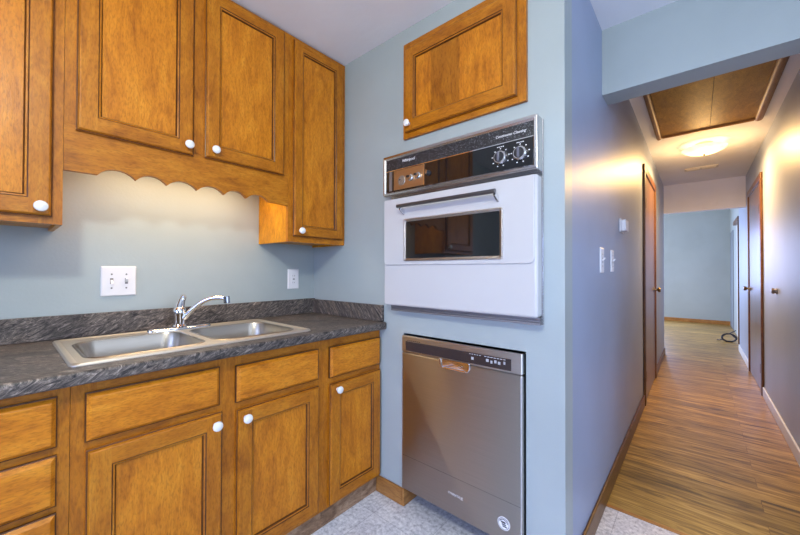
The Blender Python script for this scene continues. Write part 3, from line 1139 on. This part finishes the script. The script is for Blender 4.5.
for xa, za in ((-1.041, 1.648), (-0.996, 1.650)):
    bm = lathe(bmesh.new(), OW.p(xa, za, CY + 0.0009), (0, -1, 0), [(0.017, 0), (0.016, 0.006), (0.011, 0.008), (0.010, 0.016), (0, 0.017)], 20)
    k = obj('timer_knob', bm, STEEL_TRIM, ck, smooth=True)
    obj('grip', OW.box(xa - 0.014, xa + 0.003, za - 0.001, za + 0.009, CY + 0.017, CY + 0.020), BLACKM, k)
bm = lathe(bmesh.new(), OW.p(-0.938, 1.652, CY - 0.0008), (0, -1, 0), [(0.013, 0), (0.011, 0.010), (0.006, 0.016), (0, 0.016)], 16)
k = obj('timer_knob', bm, BLACKM, cp, smooth=True)
obj('grip', OW.box(-0.940, -0.936, 1.645, 1.664, CY + 0.0155, CY + 0.018), CHROME, k)
# the two big dials
for xa in (-0.587, -0.508):
    za = 1.648
    bm = bmesh.new()
    for k in range(9):
        a = PI * (0.5 + 2 * k / 9)
        c = OW.p(xa + 0.0350 * math.cos(a), za + 0.0350 * math.sin(a), CY - 0.0008)
        box(c.x - 0.0024, c.x + 0.0024, c.y - 0.0004, c.y + 0.0001, c.z - 0.0018, c.z + 0.0018, bm)
    bx = [-0.014, -0.007, 0.001, 0.009]
    for q in bx:
        OW.box(xa + q, xa + q + 0.005, za + 0.041, za + 0.044, CY - 0.0009, CY - 0.0004, bm)
    obj('dial_marks', bm, WHITEINK, cp)
    bm = lathe(bmesh.new(), OW.p(xa, za, CY - 0.0008), (0, -1, 0), [(0.0285, 0), (0.0285, 0.003), (0.025, 0.012), (0.0225, 0.014), (0.0, 0.014)], 32)
    kn = obj('dial_knob', bm, STEEL_TRIM, cp, smooth=True)
    bm = lathe(bmesh.new(), OW.p(xa, za, CY + 0.0134), (0, -1, 0), [(0.0195, 0), (0.0195, 0.0012), (0, 0.0012)], 28)
    obj('cap', bm, BLACKM, kn)
    obj('grip', OW.box(xa - 0.0035, xa + 0.0035, za - 0.018, za + 0.018, CY + 0.0148, CY + 0.026), plain('grip_grey', (0.17, 0.17, 0.22), 0.3, 0.5), kn, bevel=0.001)
bm = text_bm('Whirlpool', 0.020, OW.p(-1.098, 1.733, CY - 0.0007), (1, 0, 0), (0, -1, 0), 0.25, width=0.078)
obj('maker_name', bm, WHITEINK, cp)
bm = text_bm('Continuous Cleaning', 0.0145, OW.p(-0.608, 1.727, CY - 0.0007), (1, 0, 0), (0, -1, 0), 0.35, width=0.122)
obj('feature_name', bm, WHITEINK, cp)

# ------------------------------------------------------------------ dishwasher
dw = thing('dishwasher', 'brushed stainless steel built-in dishwasher under the wall oven', 'dishwasher', (-0.83, YO, 0.0))
FY_ = 0.020                                       # door front is proud of the wall
dx0, dx1 = -1.1435, -0.520
obj('tub', OW.box(dx0 + 0.012, dx1 - 0.010, 0.10, 0.862, -0.56, -0.030), DARK, dw)
obj('toe_panel', OW.box(dx0 + 0.016, dx1 - 0.004, 0.004, 0.098, -0.165, -0.150), DARK, dw)
bm = OW.box(dx0, dx1, 0.098, 0.788, -0.028, FY_)
dd = obj('door_panel', bm, STEEL_DW, dw, bevel=0.008, seg=4)
obj('lower_seam', OW.box(dx0 + 0.008, dx1 - 0.008, 0.2705, 0.2722, FY_ + 0.0001, FY_ + 0.0004), plain('seam_grey', (0.18, 0.18, 0.18), 0.4, 0.8), dd)
co = obj('console', OW.box(dx0, dx1, 0.7895, 0.8735, -0.028, FY_ + 0.001), STEEL_CON, dw, bevel=0.006, seg=3)
obj('display_strip', OW.box(-1.116, -0.566, 0.799, 0.846, FY_ + 0.0012, FY_ + 0.0022), CONS, co)
# pocket handle: scooped recess with bright lip below the console
hx0, hx1, hz0, hz1 = -0.910, -0.752, 0.752, 0.7945
lp = rounded(hx0, hx1, hz0, hz1, [0.022, 0.022, 0.002, 0.002])
def sc(lp, k, c, dz=0):
    return [OW.p(-0.831 + (a + 0.831) * k, 0.7945 + (z - 0.7945) * k + dz, c) for a, z in lp]
bm = bridge_loops(bmesh.new(), [sc(lp, 1.0, FY_ + 0.0012), sc(lp, 1.0, FY_ + 0.004), sc(lp, 0.96, FY_ + 0.005), sc(lp, 0.90, FY_ + 0.0035), sc(lp, 0.80, FY_ + 0.0016)], cap0=False, cap1=True)
obj('pocket_handle', bm, CHROME, co, smooth=True)
# little marks on the control strip
bm = bmesh.new()
for k in range(7):
    xa = -1.105 + k * 0.012
    OW.box(xa, xa + 0.008, 0.8495, 0.8525, FY_ + 0.0012, FY_ + 0.0016, bm)
obj('strip_marks', bm, BLACKM, co)
bm = bmesh.new()
for xa, za, w in ((-0.745, 0.822, 0.012), (-0.675, 0.825, 0.012), (-0.655, 0.821, 0.009), (-0.638, 0.825, 0.010), (-0.622, 0.822, 0.011), (-0.598, 0.826, 0.008)):
    OW.box(xa, xa + w, za - 0.006, za + 0.006, FY_ + 0.0023, FY_ + 0.0027, bm)
for k in range(5):
    OW.box(-0.755 + k * 0.012, -0.748 + k * 0.012, 0.8385, 0.8415, FY_ + 0.0023, FY_ + 0.0027, bm)
for k in range(7):
    OW.box(-0.683 + k * 0.014, -0.673 + k * 0.014, 0.8385, 0.8415, FY_ + 0.0023, FY_ + 0.0027, bm)
obj('button_marks', bm, GREYINK, co)
bm = text_bm('maytag', 0.020, OW.p(-0.864, 0.190, FY_ + 0.0004), (1, 0, 0), (0, -1, 0), width=0.075)
obj('maker_name', bm, plain('pale_metal_letters', (0.80, 0.80, 0.82), 0.3, 0.5), dd)
c = OW.p(-0.598, 0.178, FY_ + 0.0001)
bm = lathe(bmesh.new(), c, (0, -1, 0), [(0.026, 0), (0.026, 0.0015), (0, 0.0015)], 32)
bd = obj('badge', bm, WHITEINK, dd)
bm = bmesh.new()
ring_o, ring_i = 0.0232, 0.0215
for k in range(40):
    a0_, a1_ = 2 * PI * k / 40, 2 * PI * (k + 1) / 40
    q = [(ring_i, a0_), (ring_o, a0_), (ring_o, a1_), (ring_i, a1_)]
    bm.faces.new([bm.verts.new(OW.p(-0.598 + r * math.cos(a), 0.178 + r * math.sin(a), FY_ + 0.0019)) for r, a in q])
for k in range(9):
    a = PI * (0.12 + 0.76 * k / 8)
    c = OW.p(-0.598 + 0.0172 * math.cos(a), 0.178 + 0.0172 * math.sin(a), FY_ + 0.0019)
    box(c.x - 0.0018, c.x + 0.0018, c.y - 0.0002, c.y + 0.0002, c.z - 0.0022, c.z + 0.0022, bm)
OW.box(-0.609, -0.590, 0.1795, 0.1865, FY_ + 0.0017, FY_ + 0.0021, bm)
OW.box(-0.606, -0.588, 0.172, 0.177, FY_ + 0.0017, FY_ + 0.0021, bm)
OW.box(-0.603, -0.583, 0.165, 0.1695, FY_ + 0.0017, FY_ + 0.0021, bm)
obj('badge_print', bm, BLACKM, bd)

# ------------------------------------------------------------------ wall plates
def plate(name, label, cat, fr, a0, a1, z0, z1, group=None):
    ctr = fr.p((a0 + a1) / 2, z0, 0)
    t = thing(name, label, cat, ctr, group)
    bm = bmesh.new()
    bridge_loops(bm, [[fr.p(a, z, c) for a, z in rounded(a0 + d, a1 - d, z0 + d, z1 - d, 0.003, 3)] for d, c in ((0, 0.0005), (0, 0.003), (0.004, 0.0065))])
    obj('cover_plate', bm, PLASTIC, t)
    return t


def toggle(fr, a, z, parent, updir=1):
    slot = obj('switch_slot', fr.box(a - 0.0055, a + 0.0055, z - 0.0125, z + 0.0125, 0.0066, 0.0070), PLASTICG, parent)
    bm = bmesh.new()
    extrude_poly(bm, [fr.p(a - 0.004, z - 0.005, 0.007), fr.p(a - 0.004, z + 0.006, 0.007), fr.p(a - 0.004, z + updir * 0.011 + 0.003, 0.018), fr.p(a - 0.004, z + updir * 0.011 - 0.003, 0.019)], fr.u * 0.008)
    obj('toggle', bm, PLASTIC, parent)
    for dz in (-0.030, 0.030):
        obj('screw', lathe(bmesh.new(), fr.p(a, z + dz, 0.0066), fr.n, [(0.0035, 0), (0.003, 0.001), (0, 0.001)], 10), PLASTICG, parent)


SWL = Frame((XS, 0, 0), (0, 1, 0), (1, 0, 0))
t = plate('light_switch', 'white double toggle switch plate on the wall behind the sink', 'light switch', SWL, 0.279, 0.402, 1.087, 1.2165)
toggle(SWL, 0.315, 1.152, t, -1)
toggle(SWL, 0.366, 1.152, t, 1)
t = plate('power_outlet', 'white GFCI style power outlet under the corner wall cabinet', 'outlet', SWL, 1.166, 1.243, 1.085, 1.2085)
obj('outlet_insert', SWL.box(1.188, 1.221, 1.113, 1.180, 0.0066, 0.0085), PLASTIC, t, bevel=0.001)
bm = bmesh.new()
for dz in (0.012, 0.054):
    SWL.box(1.197, 1.199, 1.113 + dz - 0.004, 1.113 + dz + 0.005, 0.0086, 0.0089, bm)
    SWL.box(1.209, 1.211, 1.113 + dz - 0.004, 1.113 + dz + 0.005, 0.0086, 0.0089, bm)
SWL.box(1.198, 1.211, 1.1435, 1.1495, 0.0086, 0.0092, bm)
obj('outlet_slots', bm, PLASTICG, t)

HL = Frame((XH, 0, 0), (0, 1, 0), (1, 0, 0))
t = plate('light_switch', 'white toggle switch on the hall wall, nearer the kitchen corner of two', 'light switch', HL, 1.955, 2.035, 1.192, 1.320)
toggle(HL, 1.995, 1.256, t)
t = plate('light_switch', 'white toggle switch on the hall wall, farther of two, beyond the beam', 'light switch', HL, 2.235, 2.312, 1.197, 1.320)
toggle(HL, 2.273, 1.258, t)
t = thing('thermostat', 'small white box thermostat on the hall wall above the switches', 'thermostat', (XH, 2.6, 1.46))
obj('wall_base', HL.box(2.535, 2.665, 1.448, 1.532, 0.0005, 0.008), PLASTIC, t, bevel=0.002)
obj('cover', HL.box(2.545, 2.655, 1.455, 1.525, 0.008, 0.034), PLASTIC, t, bevel=0.005, seg=3)

# door stop knob on the right hall wall
bm = lathe(bmesh.new(), (XR - 0.0005, 4.06, 1.045), (-1, 0, 0), [(0.026, 0), (0.026, 0.004), (0.017, 0.007), (0.016, 0.012), (0.022, 0.018), (0.023, 0.026), (0.017, 0.032), (0, 0.034)], 20)
tag(obj('door_bumper', bm, plain('grey_knob_metal', (0.28, 0.25, 0.24), 0.35, 0.7), smooth=True), 'small round brown-grey knob on the right hall wall before the door', 'bumper')

# ------------------------------------------------------------------ hall ceiling things
LX, LY = 0.055, 4.47
cl = thing('ceiling_light', 'round glass bowl ceiling light glowing in the hall', 'ceiling light', (LX, LY, H))
bm = lathe(bmesh.new(), (LX, LY, H - 0.0005), (0, 0, -1), [(0.065, 0), (0.065, 0.012), (0.045, 0.022), (0.0, 0.022)], 28)
obj('canopy', bm, plain('cream_metal', (0.72, 0.66, 0.52), 0.4), cl, smooth=True)


def glow_glass():
    m, nt, b = new_mat('etched_lit_glass')
    L = nt.links
    tc = nt.nodes.new('ShaderNodeTexCoord')
    n = nt.nodes.new('ShaderNodeTexNoise')
    n.inputs['Scale'].default_value = 16
    n.inputs['Detail'].default_value = 4
    L.new(tc.outputs['Object'], n.inputs['Vector'])
    r = ramp(nt, [(0.4, (0.95, 0.66, 0.33)), (0.6, (1.0, 0.83, 0.55))])
    L.new(n.outputs['Fac'], r.inputs[0])
    L.new(r.outputs[0], b.inputs['Emission Color'])
    b.inputs['Base Color'].default_value = (0.8, 0.72, 0.6, 1)
    b.inputs['Roughness'].default_value = 0.25
    b.inputs['Emission Strength'].default_value = 1.25
    return m


prof = [(0.172, 0.050), (0.170, 0.056), (0.150, 0.072), (0.118, 0.088), (0.075, 0.100), (0.030, 0.105), (0.0, 0.106)]
inner = [(0.0, 0.100), (0.030, 0.099), (0.075, 0.094), (0.118, 0.082), (0.150, 0.066), (0.168, 0.050)]
bm = lathe(bmesh.new(), (LX, LY, H), (0, 0, -1), prof + inner + [prof[0]], 40)
obj('glass_bowl', bm, glow_glass(), cl, smooth=True)
bm = lathe(bmesh.new(), (LX, LY, H - 0.1062), (0, 0, -1), [(0.010, 0), (0.010, 0.006), (0.005, 0.014), (0, 0.015)], 14)
obj('finial', bm, BRASS, cl, smooth=True)
for dx in (-0.05, 0.07):
    point('bulb', (LX + dx, LY, H - 0.058), 2.2, HALL_WARM, 0.022)
point('bulb_glow', (LX, LY, H - 0.21), 12, HALL_WARM, 0.09)
area('bulb_down', (LX, LY, H - 0.125), (0, 0, -1), 0.24, 0.24, 42, HALL_WARM)

vt = thing('ceiling_vent', 'cream ceiling air vent beyond the hall light', 'vent', (0.04, 5.49, H))
obj('vent_frame', box(-0.115, 0.193, 5.43, 5.55, H - 0.012, H - 0.0005), VENTW, vt, bevel=0.003)
for k in range(2):
    xa = -0.095 + k * 0.14
    bm = bmesh.new()
    for j in range(4):
        box(xa, xa + 0.125, 5.442 + j * 0.025, 5.456 + j * 0.025, H - 0.017, H - 0.0122, bm)
    obj('vent_slats', bm, VENTW, vt)

# attic hatch
ah = thing('attic_hatch', 'brown plywood attic hatch in a rounded wood frame on the hall ceiling', 'hatch', (0.06, 3.3, H))
hx0, hx1, hy0, hy1 = -0.285, 0.408, 2.62, 4.010
for xa, xb in ((hx0 + 0.043, 0.0855), (0.0885, hx1 - 0.053)):
    obj('hatch_panel', box(xa, xb, hy0 + 0.045, hy1 - 0.045, H - 0.008, H - 0.0006), HATCHW, ah)


obj('panel_joint', box(0.0855, 0.0885, hy0 + 0.045, hy1 - 0.045, H - 0.004, H - 0.0006), DARK, ah)


def half_round(p0, p1, w, hgt, side):
    """Half-round moulding under the ceiling from p0 to p1, section width along side."""
    p0, p1, side = Vector(p0), Vector(p1), Vector(side)
    prof = [p0 + side * (w / 2 * math.cos(PI * k / 10)) + Vector((0, 0, -0.0006 - hgt * math.sin(PI * k / 10))) for k in range(11)]
    return extrude_poly(bmesh.new(), prof, p1 - p0)


HT = wood('hatch_trim_wood', 'y', [(0.3, (0.13, 0.05, 0.02)), (0.6, (0.28, 0.13, 0.05))], rough=0.5, coat=0.1)
obj('side_trim', half_round((hx0 + 0.02, hy0, H), (hx0 + 0.02, hy1, H), 0.044, 0.026, (1, 0, 0)), HT, ah, smooth=True)
obj('side_trim', half_round((hx1 - 0.026, hy0, H), (hx1 - 0.026, hy1, H), 0.056, 0.026, (1, 0, 0)), HT, ah, smooth=True)
obj('end_trim', half_round((hx0 + 0.043, hy1 - 0.022, H), (hx1 - 0.053, hy1 - 0.022, H), 0.044, 0.024, (0, 1, 0)), OAKX, ah, smooth=True)
obj('end_trim', half_round((hx0 + 0.043, hy0 + 0.022, H), (hx1 - 0.053, hy0 + 0.022, H), 0.044, 0.024, (0, 1, 0)), OAKX, ah, smooth=True)

# ------------------------------------------------------------------ coiled cable at the end of the hall
bm = bmesh.new()
C0 = Vector((0.405, 8.14, 0.070))
e1 = Vector((1, 0.1, 0)).normalized()
e2 = Vector((0.0, 0.45, 0.88)).normalized()
pts = []
for k in range(133):
    a = 2 * PI * k / 33
    r = 0.080 + 0.006 * math.sin(k * 0.7)
    pts.append(C0 + e1 * (r * 1.12 * math.cos(a)) + e2 * (r * 0.86 * math.sin(a)) + e1.cross(e2) * (0.006 * math.sin(k * 0.31)))
pts = [Vector((0.255, 8.22, 0.0095)), Vector((0.285, 8.20, 0.0095)), Vector((0.312, 8.15, 0.03))] + pts[17:] + [Vector((0.42, 8.25, 0.13)), Vector((0.46, 8.32, 0.15)), Vector((0.50, 8.38, 0.17))]
tube(bm, pts, 0.0085, 8)
tag(obj('coiled_cable', bm, NAVY, smooth=True), 'dark coiled cable on the wood floor at the far end of the hall', 'cable')
